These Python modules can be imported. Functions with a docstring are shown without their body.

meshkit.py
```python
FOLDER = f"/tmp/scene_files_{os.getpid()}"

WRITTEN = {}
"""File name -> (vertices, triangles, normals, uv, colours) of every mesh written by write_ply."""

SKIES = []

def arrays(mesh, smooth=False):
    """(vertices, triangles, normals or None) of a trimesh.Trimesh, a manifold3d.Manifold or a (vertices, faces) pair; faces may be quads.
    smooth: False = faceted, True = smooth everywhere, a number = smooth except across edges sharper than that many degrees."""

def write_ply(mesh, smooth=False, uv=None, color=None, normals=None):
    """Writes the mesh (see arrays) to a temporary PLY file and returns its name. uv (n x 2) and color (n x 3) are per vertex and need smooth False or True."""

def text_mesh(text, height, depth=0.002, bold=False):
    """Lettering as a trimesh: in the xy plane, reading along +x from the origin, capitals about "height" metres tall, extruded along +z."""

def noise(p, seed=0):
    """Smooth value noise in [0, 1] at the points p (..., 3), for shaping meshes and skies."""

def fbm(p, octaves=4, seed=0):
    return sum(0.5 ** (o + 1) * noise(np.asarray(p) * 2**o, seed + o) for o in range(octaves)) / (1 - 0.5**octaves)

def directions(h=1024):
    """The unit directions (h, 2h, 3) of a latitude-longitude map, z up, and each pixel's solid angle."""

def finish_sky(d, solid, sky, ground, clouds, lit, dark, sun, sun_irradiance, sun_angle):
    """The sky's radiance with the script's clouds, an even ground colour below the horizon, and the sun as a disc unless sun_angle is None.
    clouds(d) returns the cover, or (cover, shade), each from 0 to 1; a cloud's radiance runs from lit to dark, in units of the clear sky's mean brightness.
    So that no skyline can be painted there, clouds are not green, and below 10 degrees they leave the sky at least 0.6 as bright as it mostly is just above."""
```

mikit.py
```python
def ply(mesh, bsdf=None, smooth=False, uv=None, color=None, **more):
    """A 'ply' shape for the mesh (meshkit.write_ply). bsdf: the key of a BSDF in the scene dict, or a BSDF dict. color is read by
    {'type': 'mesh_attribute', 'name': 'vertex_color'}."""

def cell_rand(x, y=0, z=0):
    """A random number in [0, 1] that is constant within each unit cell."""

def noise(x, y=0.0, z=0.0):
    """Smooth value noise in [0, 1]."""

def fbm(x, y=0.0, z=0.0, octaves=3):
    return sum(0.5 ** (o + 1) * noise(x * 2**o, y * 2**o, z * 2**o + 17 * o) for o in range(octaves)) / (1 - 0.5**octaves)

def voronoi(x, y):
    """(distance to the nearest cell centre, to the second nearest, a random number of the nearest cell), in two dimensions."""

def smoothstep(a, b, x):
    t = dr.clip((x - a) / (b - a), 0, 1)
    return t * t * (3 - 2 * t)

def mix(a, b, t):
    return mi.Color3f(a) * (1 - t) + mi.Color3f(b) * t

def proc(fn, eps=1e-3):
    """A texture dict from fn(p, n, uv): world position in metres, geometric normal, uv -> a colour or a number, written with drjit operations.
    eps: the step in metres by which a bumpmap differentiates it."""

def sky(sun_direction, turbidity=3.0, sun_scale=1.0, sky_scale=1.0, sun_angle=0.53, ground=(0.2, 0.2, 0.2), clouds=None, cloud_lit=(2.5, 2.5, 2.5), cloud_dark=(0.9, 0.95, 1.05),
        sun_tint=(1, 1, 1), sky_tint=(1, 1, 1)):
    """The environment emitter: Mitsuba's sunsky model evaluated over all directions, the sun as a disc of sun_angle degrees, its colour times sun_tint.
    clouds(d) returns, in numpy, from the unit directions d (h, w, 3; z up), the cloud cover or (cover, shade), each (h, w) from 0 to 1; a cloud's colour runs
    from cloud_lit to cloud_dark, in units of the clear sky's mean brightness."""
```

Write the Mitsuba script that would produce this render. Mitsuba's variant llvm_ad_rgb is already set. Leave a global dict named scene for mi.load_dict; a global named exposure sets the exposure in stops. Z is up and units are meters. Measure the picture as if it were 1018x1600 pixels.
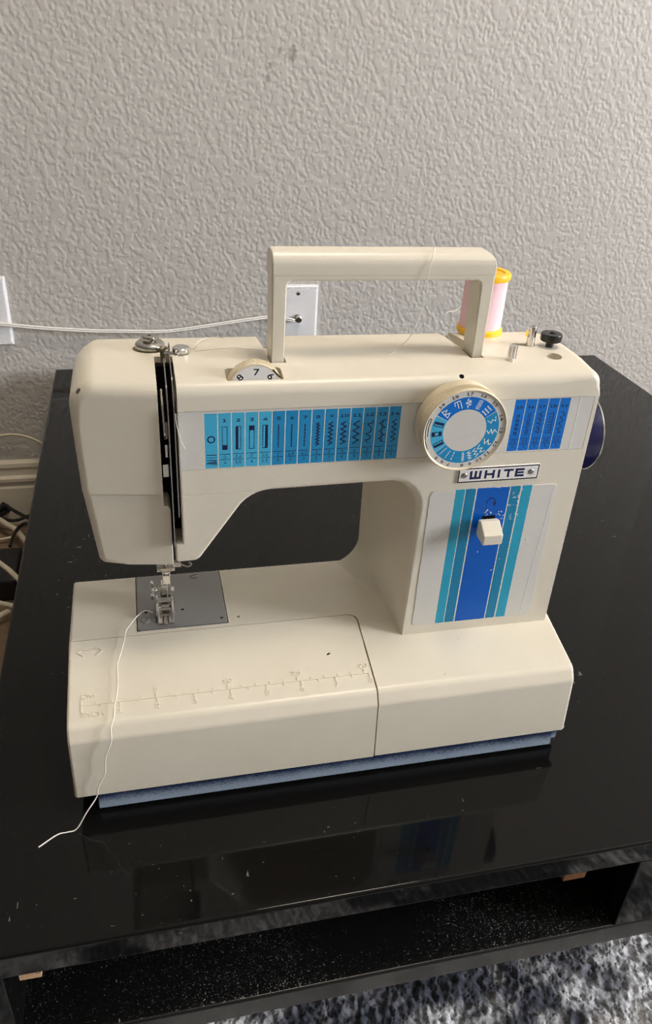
import math, random
import numpy as np, trimesh, shapely
import manifold3d as m3
import drjit as dr
import mitsuba as mi
import mikit, meshkit
from shapely.geometry import LineString, Polygon, Point, box as sbox
from shapely import affinity
from mikit import noise, fbm, voronoi, cell_rand, smoothstep, mix

T = mi.ScalarTransform4f
scene, labels = {}, {}
S = 0.01                      # the builders below work in centimetres; z = 0 is the table top
rng = np.random.default_rng(7)

# ------------------------------------------------------------------ camera, light, exposure
exposure = -0.1
F_PX = 1229.2
CAM = np.array([6.531, -38.837, 48.134])
YAW, PITCH, ROLL = 0.2539, 0.5412, -0.0639
fw = np.array([math.sin(YAW) * math.cos(PITCH), math.cos(YAW) * math.cos(PITCH), -math.sin(PITCH)])
rt = np.array([math.cos(YAW), -math.sin(YAW), 0.0])
dn = np.cross(fw, rt)
dn = -math.sin(ROLL) * rt + math.cos(ROLL) * dn
scene['camera'] = {'type': 'perspective', 'fov': 2 * math.degrees(math.atan(509 / F_PX)), 'fov_axis': 'x', 'near_clip': 0.02, 'far_clip': 50.0,
                   'to_world': T().look_at(origin=(CAM * S).tolist(), target=((CAM + fw * 50) * S).tolist(), up=(-dn).tolist())}
WINDOW_LIGHT = [40.0, 41.0, 43.0]   # daylight through the window of the right-hand wall
LAMP_LIGHT, LAMP_AT = [28.0, 24.5, 19.5], (60.0, -14.0)   # the warm ceiling lamp
WIN_X, WIN_Y, WIN_Z = 340.0, (-155.0, -60.0), (35.0, 180.0)

# ------------------------------------------------------------------ materials
def rgb(*c):
    return {'type': 'rgb', 'value': [float(x) for x in c]}
def srgb(r, g, b):
    f = lambda v: (v / 255 / 12.92 if v <= 10 else ((v / 255 + 0.055) / 1.055) ** 2.4)
    return [f(r), f(g), f(b)]
def plastic(name, col, rough=0.35, spec=0.5, **k):
    scene[name] = {'type': 'twosided', 'bsdf': {'type': 'principled', 'base_color': col if isinstance(col, dict) else rgb(*col), 'roughness': rough, 'specular': spec, **k}}
def metal(name, col, rough=0.2):
    scene[name] = {'type': 'twosided', 'bsdf': {'type': 'principled', 'base_color': rgb(*col), 'roughness': rough, 'metallic': 1.0}}

def cream_tex(p, n, uv):
    a = fbm(p.x * 30, p.y * 30, p.z * 30)
    s = noise(p.x * 420, p.y * 420, p.z * 420)
    speck = smoothstep(0.965, 0.985, s) * smoothstep(0.5, 0.6, noise(p.x * 40 + 9, p.y * 40, p.z * 40))
    c = mix((0.640, 0.592, 0.492), (0.680, 0.637, 0.540), a)
    return mix(c, (0.35, 0.30, 0.22), speck * 0.6)
plastic('m_cream', mikit.proc(cream_tex), 0.32, 0.5)
plastic('m_cream_knob', (0.66, 0.58, 0.43), 0.4, 0.4)
plastic('m_white_sheet', (0.60, 0.59, 0.555), 0.38, 0.4)
plastic('m_label_white', (0.74, 0.73, 0.71), 0.35, 0.4)
plastic('m_ink', srgb(18, 28, 70), 0.5, 0.3)
plastic('m_ink_black', (0.012, 0.012, 0.018), 0.45, 0.3)
plastic('m_light_blue', srgb(62, 168, 208), 0.4, 0.4)
plastic('m_mid_blue', srgb(22, 132, 186), 0.4, 0.4)
plastic('m_deep_blue', srgb(2, 106, 196), 0.4, 0.3)
plastic('m_teal', srgb(34, 150, 182), 0.35, 0.4)
plastic('m_teal_dark', srgb(14, 118, 160), 0.35, 0.4)
plastic('m_cobalt', srgb(0, 86, 180), 0.3, 0.3)
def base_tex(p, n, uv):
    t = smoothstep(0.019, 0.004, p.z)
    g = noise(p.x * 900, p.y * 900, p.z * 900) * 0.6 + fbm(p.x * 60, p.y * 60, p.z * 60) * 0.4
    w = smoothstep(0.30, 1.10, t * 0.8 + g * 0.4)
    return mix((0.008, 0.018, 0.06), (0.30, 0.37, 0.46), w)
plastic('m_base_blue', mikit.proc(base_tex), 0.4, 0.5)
plastic('m_navy', (0.008, 0.008, 0.05), 0.22, 0.5)
plastic('m_black', (0.008, 0.008, 0.009), 0.35, 0.5)
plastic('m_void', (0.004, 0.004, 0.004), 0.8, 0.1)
plastic('m_rubber', (0.015, 0.015, 0.016), 0.6, 0.3)
metal('m_chrome', (0.72, 0.71, 0.69), 0.14)
metal('m_chrome_dark', (0.30, 0.29, 0.28), 0.25)
metal('m_nickel', (0.52, 0.50, 0.46), 0.22)
scene['m_steel'] = {'type': 'twosided', 'bsdf': {'type': 'principled', 'base_color': rgb(0.27, 0.27, 0.27), 'roughness': 0.45, 'metallic': 0.55}}
plastic('m_yellow', srgb(250, 196, 40), 0.35, 0.5)
def yarn_tex(p, n, uv):
    w = 0.5 + 0.5 * dr.sin(p.z * 2 * math.pi / 0.0007)
    return mix(srgb(238, 196, 206), srgb(250, 222, 230), w * 0.6 + 0.4 * fbm(p.x * 300, p.y * 300, p.z * 900))
plastic('m_yarn', mikit.proc(yarn_tex), 0.75, 0.2)
plastic('m_thread', (0.80, 0.77, 0.70), 0.6, 0.3)
plastic('m_cord_white', (0.80, 0.78, 0.74), 0.4, 0.4)
plastic('m_cord_beige', (0.58, 0.52, 0.40), 0.45, 0.4)
plastic('m_outlet', (0.78, 0.78, 0.80), 0.25, 0.5)

def dust(p, scale, lo):
    a = noise(p.x * scale, p.y * scale, p.z * scale)
    b = fbm(p.x * 14 + 5, p.y * 14, p.z * 14)
    return smoothstep(lo, lo + 0.03, a + 0.10 * (b - 0.5))
def table_tex(p, n, uv):
    d = dust(p, 260, 0.975) * 0.5 + dust(p, 520, 0.99) * 0.4
    return mix((0.0045, 0.0043, 0.0043), (0.22, 0.21, 0.20), dr.clip(d, 0, 1))
def shelf_tex(p, n, uv):
    m = fbm(p.x * 9 + 3, p.y * 9, 0.0)
    a = smoothstep(0.93, 0.97, noise(p.x * 1500, p.y * 1500, 1.0) + 0.4 * (m - 0.47))
    b = smoothstep(0.97, 0.985, noise(p.x * 500, p.y * 500, 4.0) + 0.06 * (m - 0.5))
    return mix((0.006, 0.006, 0.006), (0.34, 0.34, 0.32), dr.select(n.z > 0.9, dr.clip(a * 0.6 + b, 0, 1), 0.0))
plastic('m_table', mikit.proc(table_tex), 0.05, 0.21)
plastic('m_shelf', mikit.proc(shelf_tex), 0.22, 0.4)
plastic('m_wood', mikit.proc(lambda p, n, uv: mix((0.42, 0.24, 0.13), (0.62, 0.42, 0.27), fbm(p.x * 60, p.y * 400, p.z * 400))), 0.7, 0.2)
plastic('m_wood_dark', (0.13, 0.055, 0.02), 0.7, 0.2)
plastic('m_wood_raw', (0.62, 0.58, 0.40), 0.7, 0.2)

def wall_h(p, n, uv):
    x, z = p.x, p.z
    wx = x + 0.006 * (noise(x * 60, z * 60, 2.0) - 0.5)
    wz = z + 0.006 * (noise(x * 60, z * 60, 7.0) - 0.5)
    u = (wx * 0.80 + wz * 0.60)
    v = (-wx * 0.60 + wz * 0.80)
    a = fbm(u * 270, v * 190, 1.0, octaves=2)
    m = noise(x * 45, z * 45, 5.0)
    return smoothstep(0.44 - 0.10 * m, 0.60 - 0.06 * m, a)
SCUFFS = [(0.3096, 0.4601, 0.0085), (0.2906, 0.4623, 0.004), (0.2744, 0.4274, 0.005), (0.2760, 0.4423, 0.004)]      # x, z, radius in metres
def wall_tex(p, n, uv):
    c = mix((0.480, 0.460, 0.432), (0.515, 0.495, 0.465), fbm(p.x * 5, p.y * 5, p.z * 5))
    m = mi.Float(0)                       # old scuff marks on the paint
    for x, z, r in SCUFFS:
        m = dr.maximum(m, smoothstep(1.0, 0.5, dr.sqrt(dr.square(p.x - x) + dr.square((p.z - z) * 0.6)) / r + 0.5 * (noise(p.x * 300, p.z * 300) - 0.5)))
    return mix(c, (0.20, 0.185, 0.17), 0.55 * m)
scene['m_wall_textured'] = {'type': 'twosided', 'bsdf': {'type': 'bumpmap', 'arbitrary': mikit.proc(wall_h, eps=4e-4), 'scale': 0.0009,
                            'bsdf': {'type': 'principled', 'base_color': mikit.proc(wall_tex), 'roughness': 0.55, 'specular': 0.3}}}
plastic('m_plaster', mikit.proc(wall_tex), 0.5, 0.35)
plastic('m_wall', (0.20, 0.19, 0.175), 0.7, 0.2)
plastic('m_ceiling', (0.82, 0.78, 0.70), 0.8, 0.1)
plastic('m_trim', (0.62, 0.56, 0.46), 0.45, 0.4)
plastic('m_frame', (0.75, 0.75, 0.74), 0.4, 0.4)
plastic('m_floor', mikit.proc(lambda p, n, uv: mix((0.16, 0.11, 0.07), (0.24, 0.17, 0.11), fbm(p.x * 120, p.y * 120, 0.0))), 0.9, 0.1)
def rug_tex(p, n, uv):
    big = fbm(p.x * 11 + 3, p.y * 11 + 1, 0.0, octaves=4)
    mid = fbm(p.x * 40, p.y * 40, 2.0)
    u, v = p.x * 0.85 + p.y * 0.5, p.y * 0.85 - p.x * 0.5
    pile = noise(u * 420, v * 190, 5.0) * 0.6 + noise(p.x * 900, p.y * 900, 6.0) * 0.4
    w = smoothstep(0.36, 0.62, big * 0.6 + mid * 0.4)
    c = mix((0.070, 0.074, 0.092), (0.66, 0.66, 0.67), w)
    return c * (0.25 + 1.5 * pile)
plastic('m_rug', mikit.proc(rug_tex), 0.95, 0.1)

# ------------------------------------------------------------------ mesh helpers (centimetres)
def tm(m):
    if hasattr(m, 'to_mesh'):
        q = m.to_mesh()
        return trimesh.Trimesh(np.asarray(q.vert_properties)[:, :3], np.asarray(q.tri_verts), process=False)
    return m
def mf(t):
    t = tm(t)
    return m3.Manifold(m3.Mesh(vert_properties=np.asarray(t.vertices, np.float32), tri_verts=np.asarray(t.faces, np.uint32)))
def cat(*ms):
    return trimesh.util.concatenate([tm(m) for m in ms])
def put(key, mesh, mat, smooth=False, label=None, category=None, group=None, kind=None):
    base, k = key, 0
    while key in scene:
        k += 1
        key = f'{base}_{k:03d}'
    m = tm(mesh).copy()
    m.vertices = m.vertices * S
    scene[key] = mikit.ply(m, mat, smooth=smooth)
    e = {a: b for a, b in (('label', label), ('category', category), ('group', group), ('kind', kind)) if b}
    if e:
        labels[key] = e
    return key
def thing(key, label, category, group=None):
    base, k = key, 0
    while key in labels:
        k += 1
        key = f'{base}_{k:03d}'
    labels[key] = {'label': label, 'category': category, **({'group': group} if group else {})}
    return key
def struct(key, mesh, mat, label, smooth=False):
    put(key, mesh, mat, smooth, label=label, kind='structure')

def box(x0, x1, y0, y1, z0, z1):
    m = trimesh.creation.box((x1 - x0, y1 - y0, z1 - z0))
    m.apply_translation(((x0 + x1) / 2, (y0 + y1) / 2, (z0 + z1) / 2))
    return m
def rbox(x0, x1, y0, y1, z0, z1, r=0.1, seg=16):
    pts = []
    s = m3.Manifold.sphere(r, seg)
    ms = [s.translate((x, y, z)) for x in (x0 + r, x1 - r) for y in (y0 + r, y1 - r) for z in (z0 + r, z1 - r)]
    return tm(m3.Manifold.batch_hull(ms))
def fil(pts, n=8):
    """Closed polygon with rounded corners; pts: (x, y, radius). Always n+1 points per corner with a radius > 0, else 1."""
    out, N = [], len(pts)
    for i in range(N):
        p = np.array(pts[i][:2], float); r = pts[i][2] if len(pts[i]) > 2 else 0
        if r <= 0:
            out.append(p); continue
        a = np.array(pts[i - 1][:2], float) - p; b = np.array(pts[(i + 1) % N][:2], float) - p
        a /= np.linalg.norm(a); b /= np.linalg.norm(b)
        ang = math.acos(np.clip(a @ b, -1, 1)); t = r / math.tan(ang / 2)
        c = p + (a + b) / np.linalg.norm(a + b) * (r / math.sin(ang / 2))
        s0, s1 = p + a * t - c, p + b * t - c
        a0 = math.atan2(s0[1], s0[0]); d = (math.atan2(s1[1], s1[0]) - a0 + math.pi) % (2 * math.pi) - math.pi
        for k in range(n + 1):
            th = a0 + d * k / n
            out.append(c + r * np.array([math.cos(th), math.sin(th)]))
    return np.array(out)
def dens(P, step):
    out = []
    for i in range(len(P)):
        a, b = P[i], P[(i + 1) % len(P)]
        k = max(1, int(np.linalg.norm(b - a) / step))
        out += [a + (b - a) * j / k for j in range(k)]
    return np.array(out)
def vnorm(P):
    e = np.roll(P, -1, 0) - P
    L = np.linalg.norm(e, axis=1, keepdims=True); e = e / np.maximum(L, 1e-9)
    n = np.stack([e[:, 1], -e[:, 0]], 1)
    m = n + np.roll(n, 1, 0)
    m /= np.maximum(np.linalg.norm(m, axis=1, keepdims=True), 1e-9)
    c = np.maximum((m * n).sum(1, keepdims=True), 0.4)
    return m / c                       # outward for counter-clockwise polygons (miter offset)
def rext(P, a0, a1, axis='y', r0=0.2, r1=0.2, P1=None, n=5, mid=1):
    """Extrusion of polygon P (counter-clockwise) from a0 to a1 with rounded rims; r0, r1 may be per vertex; P1: the outline at a1."""
    P = np.asarray(P, float); P1 = P if P1 is None else np.asarray(P1, float)
    N = len(P); r0 = np.broadcast_to(np.asarray(r0, float), (N,)); r1 = np.broadcast_to(np.asarray(r1, float), (N,))
    if (P[:, 0] * np.roll(P[:, 1], -1) - P[:, 1] * np.roll(P[:, 0], -1)).sum() < 0:
        P, P1, r0, r1 = P[::-1], P1[::-1], r0[::-1], r1[::-1]
    n0, n1 = vnorm(P), vnorm(P1)
    rings = []
    for k in range(n + 1):
        t = math.pi / 2 * (1 - k / n)
        rings.append((P - n0 * (r0 * (1 - math.cos(t)))[:, None], a0 + r0 * (1 - math.sin(t))))
    for k in range(1, mid):
        f = k / mid
        rings.append((P * (1 - f) + P1 * f, (a0 + r0) * (1 - f) + (a1 - r1) * f))
    for k in range(n + 1):
        t = math.pi / 2 * k / n
        rings.append((P1 - n1 * (r1 * (1 - math.cos(t)))[:, None], a1 - r1 * (1 - math.sin(t))))
    V = np.vstack([np.column_stack([q, np.broadcast_to(a, (N,))]) for q, a in rings])
    Fs = []
    i = np.arange(N); j = (i + 1) % N
    for k in range(len(rings) - 1):
        b, c = k * N, (k + 1) * N
        Fs.append(np.column_stack([b + i, b + j, c + j])); Fs.append(np.column_stack([b + i, c + j, c + i]))
    cap0 = np.asarray(m3.triangulate([rings[0][0]]))
    cap1 = np.asarray(m3.triangulate([rings[-1][0]]))
    def orient(c, q, up):
        a, b, d = q[c[:, 0]], q[c[:, 1]], q[c[:, 2]]
        s = ((b[:, 0] - a[:, 0]) * (d[:, 1] - a[:, 1]) - (b[:, 1] - a[:, 1]) * (d[:, 0] - a[:, 0])).sum()
        return c if (s > 0) == up else c[:, ::-1]
    Fs.append(orient(cap0, rings[0][0], False)); Fs.append(orient(cap1, rings[-1][0], True) + (len(rings) - 1) * N)
    Fc = np.vstack(Fs)
    if axis == 'y': V = V[:, [0, 2, 1]]
    elif axis == 'x': V = V[:, [2, 0, 1]]
    m = trimesh.Trimesh(V, Fc, process=False)
    if m.volume < 0: m.invert()
    return m
def lathe(prof, n=64, knurl=None):
    """prof: (r, h) from bottom centre to top centre; knurl: (h0, h1, depth, count) makes ridges. Axis z."""
    prof = np.asarray(prof, float)
    th = np.arange(n) * 2 * math.pi / n
    V, Fc = [], []
    for r, h in prof:
        R = np.full(n, max(r, 1e-4))
        if knurl and knurl[0] <= h <= knurl[1] and r > 0.01:
            R = R - knurl[2] * (np.arange(n) % (n // knurl[3]) < (n // knurl[3]) / 2)
        V.append(np.column_stack([R * np.cos(th), R * np.sin(th), np.full(n, h)]))
    i = np.arange(n); j = (i + 1) % n
    for k in range(len(prof) - 1):
        b, c = k * n, (k + 1) * n
        Fc += [np.column_stack([b + i, b + j, c + j]), np.column_stack([b + i, c + j, c + i])]
    Fc += [np.column_stack([np.zeros(n - 2, int), i[2:], i[1:-1]]), np.column_stack([np.zeros(n - 2, int), i[1:-1], i[2:]]) + (len(prof) - 1) * n]
    m = trimesh.Trimesh(np.vstack(V), np.vstack(Fc), process=False)
    if m.volume < 0: m.invert()
    return m
def turn(m, axis, at=(0, 0, 0)):
    """Lathe axis z turned to '-y', 'x' or '-x', then moved."""
    m = m.copy()
    if axis == '-y': m.apply_transform(trimesh.transformations.rotation_matrix(math.pi / 2, (1, 0, 0)))
    elif axis == 'x': m.apply_transform(trimesh.transformations.rotation_matrix(math.pi / 2, (0, 1, 0)))
    elif axis == '-x': m.apply_transform(trimesh.transformations.rotation_matrix(-math.pi / 2, (0, 1, 0)))
    m.apply_translation(at)
    return m
def cyl(r, z0, z1, n=32, c=0.0):
    if c: return lathe([(0, z0), (r - c, z0), (r, z0 + c), (r, z1 - c), (r - c, z1), (0, z1)], n)
    return lathe([(0, z0), (r, z0), (r, z1), (0, z1)], n)
def spline(P, k=6):
    P = np.asarray(P, float)
    Q = np.vstack([2 * P[0] - P[1], P, 2 * P[-1] - P[-2]])
    out = []
    for i in range(1, len(Q) - 2):
        for t in np.arange(k) / k:
            a, b, c, d = Q[i - 1:i + 3]
            out.append(0.5 * (2 * b + (c - a) * t + (2 * a - 5 * b + 4 * c - d) * t * t + (3 * b - a - 3 * c + d) * t ** 3))
    out.append(P[-1])
    return np.array(out)
def tube(P, r, n=8, k=6):
    P = spline(P, k) if k > 1 else np.asarray(P, float)
    t = np.gradient(P, axis=0); t /= np.linalg.norm(t, axis=1, keepdims=True)
    u = np.cross(t[0], (0.3, 0.2, 0.9)); u /= np.linalg.norm(u)
    V = []
    th = np.arange(n) * 2 * math.pi / n
    for p, d in zip(P, t):
        u = u - (u @ d) * d; u /= np.linalg.norm(u); w = np.cross(d, u)
        V.append(p + r * (np.cos(th)[:, None] * u + np.sin(th)[:, None] * w))
    i = np.arange(n); j = (i + 1) % n; Fc = []
    for q in range(len(P) - 1):
        b, c = q * n, (q + 1) * n
        Fc += [np.column_stack([b + i, b + j, c + j]), np.column_stack([b + i, c + j, c + i])]
    Fc += [np.column_stack([np.zeros(n - 2, int), i[2:], i[1:-1]]), np.column_stack([np.zeros(n - 2, int), i[1:-1], i[2:]]) + (len(P) - 1) * n]
    m = trimesh.Trimesh(np.vstack(V), np.vstack(Fc), process=False)
    if m.volume < 0: m.invert()
    return m
def polys(g):
    return [q for q in getattr(g, 'geoms', [g]) if q.geom_type == 'Polygon' and q.area > 1e-6]
def sheet(g, y, d, simplify=0):
    """Flat print of a shapely shape drawn in (x, z) standing on the front plane y, d thick towards the viewer."""
    ms = []
    for q in polys(g):
        m = trimesh.creation.extrude_polygon(q, d, engine='earcut')
        ms.append(m)
    m = trimesh.util.concatenate(ms)
    m.apply_transform(trimesh.transformations.rotation_matrix(math.pi / 2, (1, 0, 0)))
    m.apply_translation((0, y, 0))
    return m
def letters(text, h, bold=False, wide=1.0):
    """Lettering as a shapely shape, centred on the origin, h tall."""
    m = meshkit.text_mesh(text, 1.0, 0.1, bold)
    f = m.faces[(m.face_normals[:, 2] > 0.9)]
    g = shapely.union_all([Polygon(m.vertices[t][:, :2]) for t in f]).buffer(0.001)
    x0, y0, x1, y1 = g.bounds
    g = affinity.translate(g, -(x0 + x1) / 2, -(y0 + y1) / 2)
    return affinity.scale(g, h * wide / (y1 - y0), h / (y1 - y0), origin=(0, 0))
def stroke(pts, w):
    return LineString(pts).buffer(w / 2, cap_style=2, join_style=2)
def at(g, x, z, rot=0):
    return affinity.translate(affinity.rotate(g, rot, origin=(0, 0)), x, z)
def U(*g):
    return shapely.union_all(list(g))
def decal(mesh, pn, lift=0.0):
    """A flat thing made about the origin in the xy plane, laid on a surface point with its normal."""
    p, n = pn
    m = tm(mesh).copy(); m.apply_transform(trimesh.geometry.align_vectors((0, 0, 1), n)); m.apply_translation(p + n * lift)
    return m

# ================================================================== THE ROOM
WY, FZ = 91.5, -30.0
struct('floor', box(-190, 340, -260, WY, FZ - 4, FZ), 'm_floor', 'brown carpeted floor around the black table')
struct('wall_back', box(-190, 340, WY, WY + 10, FZ - 4, 240), 'm_wall_textured', 'grey wall with a knockdown plaster texture behind the table')
wx, wz = np.meshgrid(np.linspace(-62, 112, 1280), np.linspace(-29, 86, 840), indexing='xy')
u_ = (wx * .85 + wz * .5); v_ = (-wx * .5 + wz * .85); o_ = np.zeros_like(wx)
h_ = meshkit.fbm(np.stack([u_ * 2.5, v_ * 1.85, o_], -1), 3, 11)
m_ = meshkit.noise(np.stack([wx * .45, wz * .45, o_], -1), 21)
lo_ = .40 + .10 * (m_ - .5)
h_ = np.clip((h_ - lo_) / .15, 0, 1); h_ = h_ * h_ * (3 - 2 * h_)
edge = np.minimum(np.minimum(wx + 62, 112 - wx), np.minimum(wz + 29, 86 - wz)); h_ = h_ * np.clip(edge / 3, 0, 1)
V = np.stack([wx, WY - .02 - .068 * h_, wz], -1).reshape(-1, 3)
a = (np.arange(839)[:, None] * 1280 + np.arange(1279)[None]).ravel()
put('wall_back__plaster', trimesh.Trimesh(V, np.vstack([np.column_stack([a, a + 1, a + 1281]), np.column_stack([a, a + 1281, a + 1280])]), process=False), 'm_plaster', True)
struct('wall_left', box(-200, -190, -260, WY + 10, FZ - 4, 240), 'm_wall', 'plain grey wall on the left of the room')
struct('wall_front', box(-190, 340, -270, -260, FZ - 4, 240), 'm_wall', 'plain grey wall behind the viewer')
struct('ceiling', box(-200, 350, -270, WY + 10, 240, 247), 'm_ceiling', 'white ceiling')
y0, y1, z0, z1 = WIN_Y[0], WIN_Y[1], WIN_Z[0], WIN_Z[1]
struct('wall_right', cat(box(340, 350, -270, y0, FZ - 4, 240), box(340, 350, y1, WY + 10, FZ - 4, 240), box(340, 350, y0, y1, FZ - 4, z0), box(340, 350, y0, y1, z1, 240)), 'm_wall',
       'plain grey wall on the right with a window')
struct('window_1', cat(box(341, 345, y0, y0 + 4, z0, z1), box(341, 345, y1 - 4, y1, z0, z1), box(341, 345, y0 + 4, y1 - 4, z0, z0 + 4), box(341, 345, y0 + 4, y1 - 4, z1 - 4, z1),
                       box(342, 344, y0 + 4, y1 - 4, (z0 + z1) / 2 - 1.5, (z0 + z1) / 2 + 1.5)), 'm_frame', 'white framed daylight window in the right wall')
pane = trimesh.Trimesh([[346, y0, z0], [346, y1, z0], [346, y1, z1], [346, y0, z1]], [[0, 2, 1], [0, 3, 2]], process=False)
if pane.face_normals[0][0] > 0: pane.invert()
k_ = put('window_1__pane', pane, 'm_frame', label='bright daylit window pane')
scene[k_]['emitter'] = {'type': 'area', 'radiance': rgb(*WINDOW_LIGHT)}
lm = thing('ceiling_lamp', 'round flush ceiling lamp with a warm white shade', 'lamp')
put(lm + '__rim', turn(lathe([(0, 0), (34, 0), (34, 3), (31, 3), (31, 1), (0, 1)], 48), 'z', (*LAMP_AT, 236.5)), 'm_frame', 30)
k_ = put(lm + '__shade', turn(lathe([(0, -5), (12, -4.6), (22, -3.2), (28, -1), (30.5, 2), (0, 2)], 48), 'z', (*LAMP_AT, 236.5)), 'm_frame', True)
scene[k_]['emitter'] = {'type': 'area', 'radiance': rgb(*LAMP_LIGHT)}
bb = np.array([[WY, FZ], [WY - 1.5, FZ], [WY - 1.5, -22.6], [WY - 1.2, -22.2], [WY - 1.2, -21.6], [WY - 1.7, -21.2], [WY - 1.7, -20.6], [WY - 1.1, -20.2], [WY - 1.0, -19.0], [WY - 1.3, -18.6], [WY - 1.2, -17.9], [WY - 0.5, -17.6], [WY, -17.6]])
struct('baseboard_back', rext(bb[::-1], -189.9, 339.9, 'x', 0, 0, n=1), 'm_trim', 'cream moulded baseboard along the foot of the grey wall')

# rug of dense pile: a displaced sheet
gx, gy = np.meshgrid(np.r_[np.linspace(-55, -6, 30), np.linspace(-5, 75, 400), np.linspace(76, 150, 30)], np.r_[np.linspace(-150, -26, 60), np.linspace(-25, 20, 225), np.linspace(21, 45, 15)], indexing='xy')
GN, GM = gx.shape
pz = meshkit.noise(np.stack([gx * 1.7, gy * 1.7, gx * 0], -1), 3) * 0.35 + meshkit.noise(np.stack([gx * 0.5, gy * 0.5, gx * 0], -1), 4) * 0.4
pu, pv = gx * .85 + gy * .5, gy * .85 - gx * .5
pz = pz + meshkit.noise(np.stack([pu * 4.6, pv * 2.4, gx * 0], -1), 8) * .40
V = np.stack([gx, gy, FZ + 0.3 + pz], -1).reshape(-1, 3)
a = (np.arange(GN - 1)[:, None] * GM + np.arange(GM - 1)[None]).ravel()
Fr = np.vstack([np.column_stack([a, a + 1, a + GM + 1]), np.column_stack([a, a + GM + 1, a + GM])])
put('rug', trimesh.Trimesh(V, Fr, process=False), 'm_rug', True, 'mottled charcoal and silver grey pile rug under the front of the black table', 'rug')

# ================================================================== TABLE
t = thing('coffee_table', 'low square glossy black coffee table with an open dusty compartment below its top', 'table')
XL, XR, YF, YB = -7.12, 89.5, -9.24, 88.0
top = rext(fil([(XL, YF, .35), (XR, YF, .35), (XR, YB, .35), (XL, YB, .35)], 4), -2.25, 0.0, 'z', 0.12, 0.28, n=4)
put(t + '__tabletop', top, 'm_table', 40)
put(t + '__shelf', rext(fil([(XL, YF, .3), (XR, YF, .3), (XR, YB, .3), (XL, YB, .3)], 4), -12.4, -10.25, 'z', 0.12, 0.25, n=4), 'm_shelf', 40, label='lower board sprinkled with white dust')
for x0, x1 in ((XL, -4.3), (86.7, XR)):
    put(t + '__side_panel', rbox(x0, x1, YF + .02, YB - .1, -10.25, -2.25, .1), 'm_table', 40)
put(t + '__divider', rbox(39.7, 43.1, YF + .02, YB - 2, -10.25, -2.25, .1), 'm_table', 40)
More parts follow.
